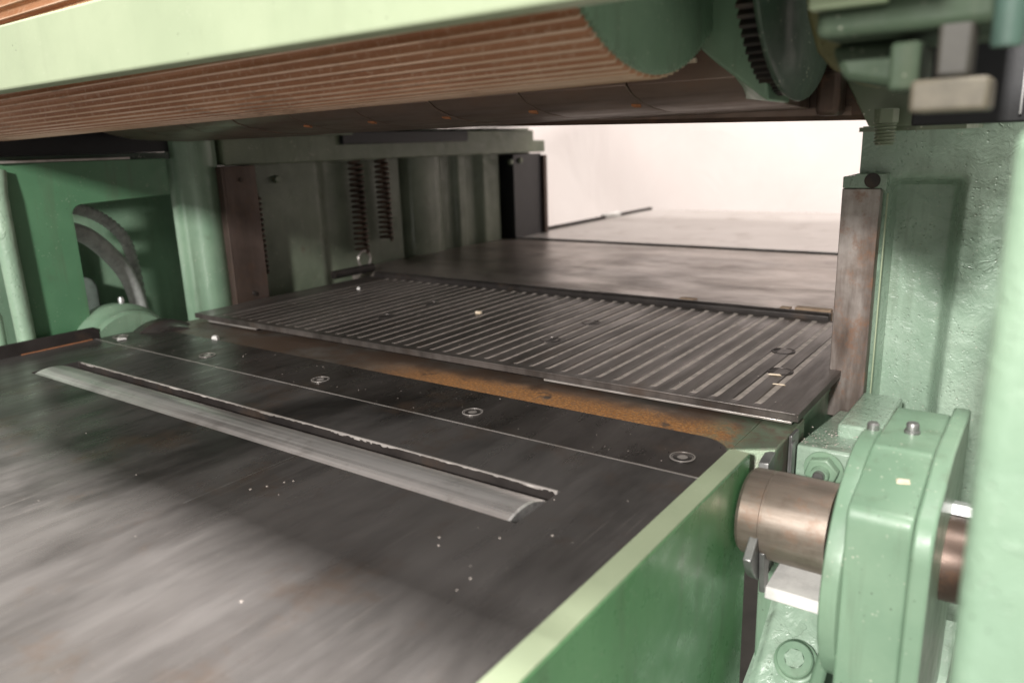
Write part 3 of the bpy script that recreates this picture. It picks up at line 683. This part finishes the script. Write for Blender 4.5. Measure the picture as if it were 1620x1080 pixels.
MB().box(-.140, .12, .90, .93, .3645, .60).build('sheet', 'black', t, .002)
MB().box(-.047, -.0455, .890, .8995, .372, .43).build('cover_edge', 'greysteel', t)
MB().box(-.027, .05, .60, .64, .395, .6).build('dark_lever', 'dark_brown', t, .008)

# ------------------------------------------------------------------ small debris
def chip(x, y, z, sx, sy, sz, rz, label, mat='chip'):
    mb = MB(); j = lambda: 1+.35*(random.random()-.5)
    v8 = [(-sx*j(), -sy*j(), 0), (sx*j(), -sy*j(), 0), (sx*j(), sy*j(), 0), (-sx*j(), sy*j(), 0), (-sx*.8*j(), -sy*.8*j(), sz*j()), (sx*.8*j(), -sy*.8*j(), sz), (sx*.8*j(), sy*.8*j(), sz*j()), (-sx*.8*j(), sy*.8*j(), sz)]
    o = mb.hexa(v8).build('wood_chip', mat, None, .0003); o.location = (x, y, z); o.rotation_euler = (0, 0, rz)
    return tag(o, label, 'wood chip', 'wood chips lying on the machine')
chip(-1.375+.0, .868, -.004, .007, .005, .010, .5, 'white chip behind the left end of the infeed table', 'white')
chip(-1.545, .765, .0005, .009, .004, .003, 1.2, 'flat white chip at the rear left corner of the infeed table', 'white')
chip(-1.447, 1.334, .0152, .004, .0035, .006, .4, 'white crumb on the far left part of the grooved bed', 'white')
chip(-.991, 1.246, .0152, .007, .0035, .005, .2, 'pale chip in the middle of the grooved bed')
chip(-.325, 1.108, .0152, .010, .0016, .002, .15, 'pale splinter near the bolt plug at the right of the grooved bed')
chip(-.305, 1.065, .0152, .009, .0012, .0015, .1, 'thin pale splinter at the front right corner of the grooved bed')
chip(-.095, .750, .0402, .006, .004, .0012, .3, 'pale paint flake on the chamfer of the bearing housing').rotation_euler = (R(15.5), 0, .2)
mb = MB()
def speck(x, y, z, s):
    a = random.random()*6; v = []
    for k in range(5):
        q = s*(.7+.6*random.random()); v.append((x+q*math.cos(a+k*1.2566), y+q*math.sin(a+k*1.2566), z))
    v.append((x, y, z+s*.7)); mb.add(v, [(k, (k+1) % 5, 5) for k in range(5)])
for _ in range(22):
    x = random.uniform(-1.2, -.32); y = random.uniform(.2, .73)
    if sy0-.01 < y < sy1+.01 and sx0 < x < sx1: continue
    speck(x, y, .0001, random.uniform(.0003, .0010))
for x, y in ((-.70, .46), (-.69, .475), (-.682, .492), (-.676, .50), (-.45, .49), (-.44, .478), (-.40, .52), (-.52, .32), (-.38, .45), (-.36, .55)): speck(x, y, .0001, .0013)
for _ in range(70): speck(random.uniform(-1.5, -.33), random.uniform(.75, .85), .0001, random.uniform(.0003, .0009))
for _ in range(130): speck(random.uniform(-1.5, -.26), random.uniform(.96, 1.48), .0150, random.uniform(.0004, .0012))
for _ in range(60): speck(random.uniform(-.245, -.17), random.uniform(.95, 1.02), -.0225, random.uniform(.0006, .0016))
o = mb.build('dust_specks', 'dust', smooth=False); o['kind'] = 'stuff'; o['label'] = 'scattered pale dust specks on the tables and bed'; o['category'] = 'dust'
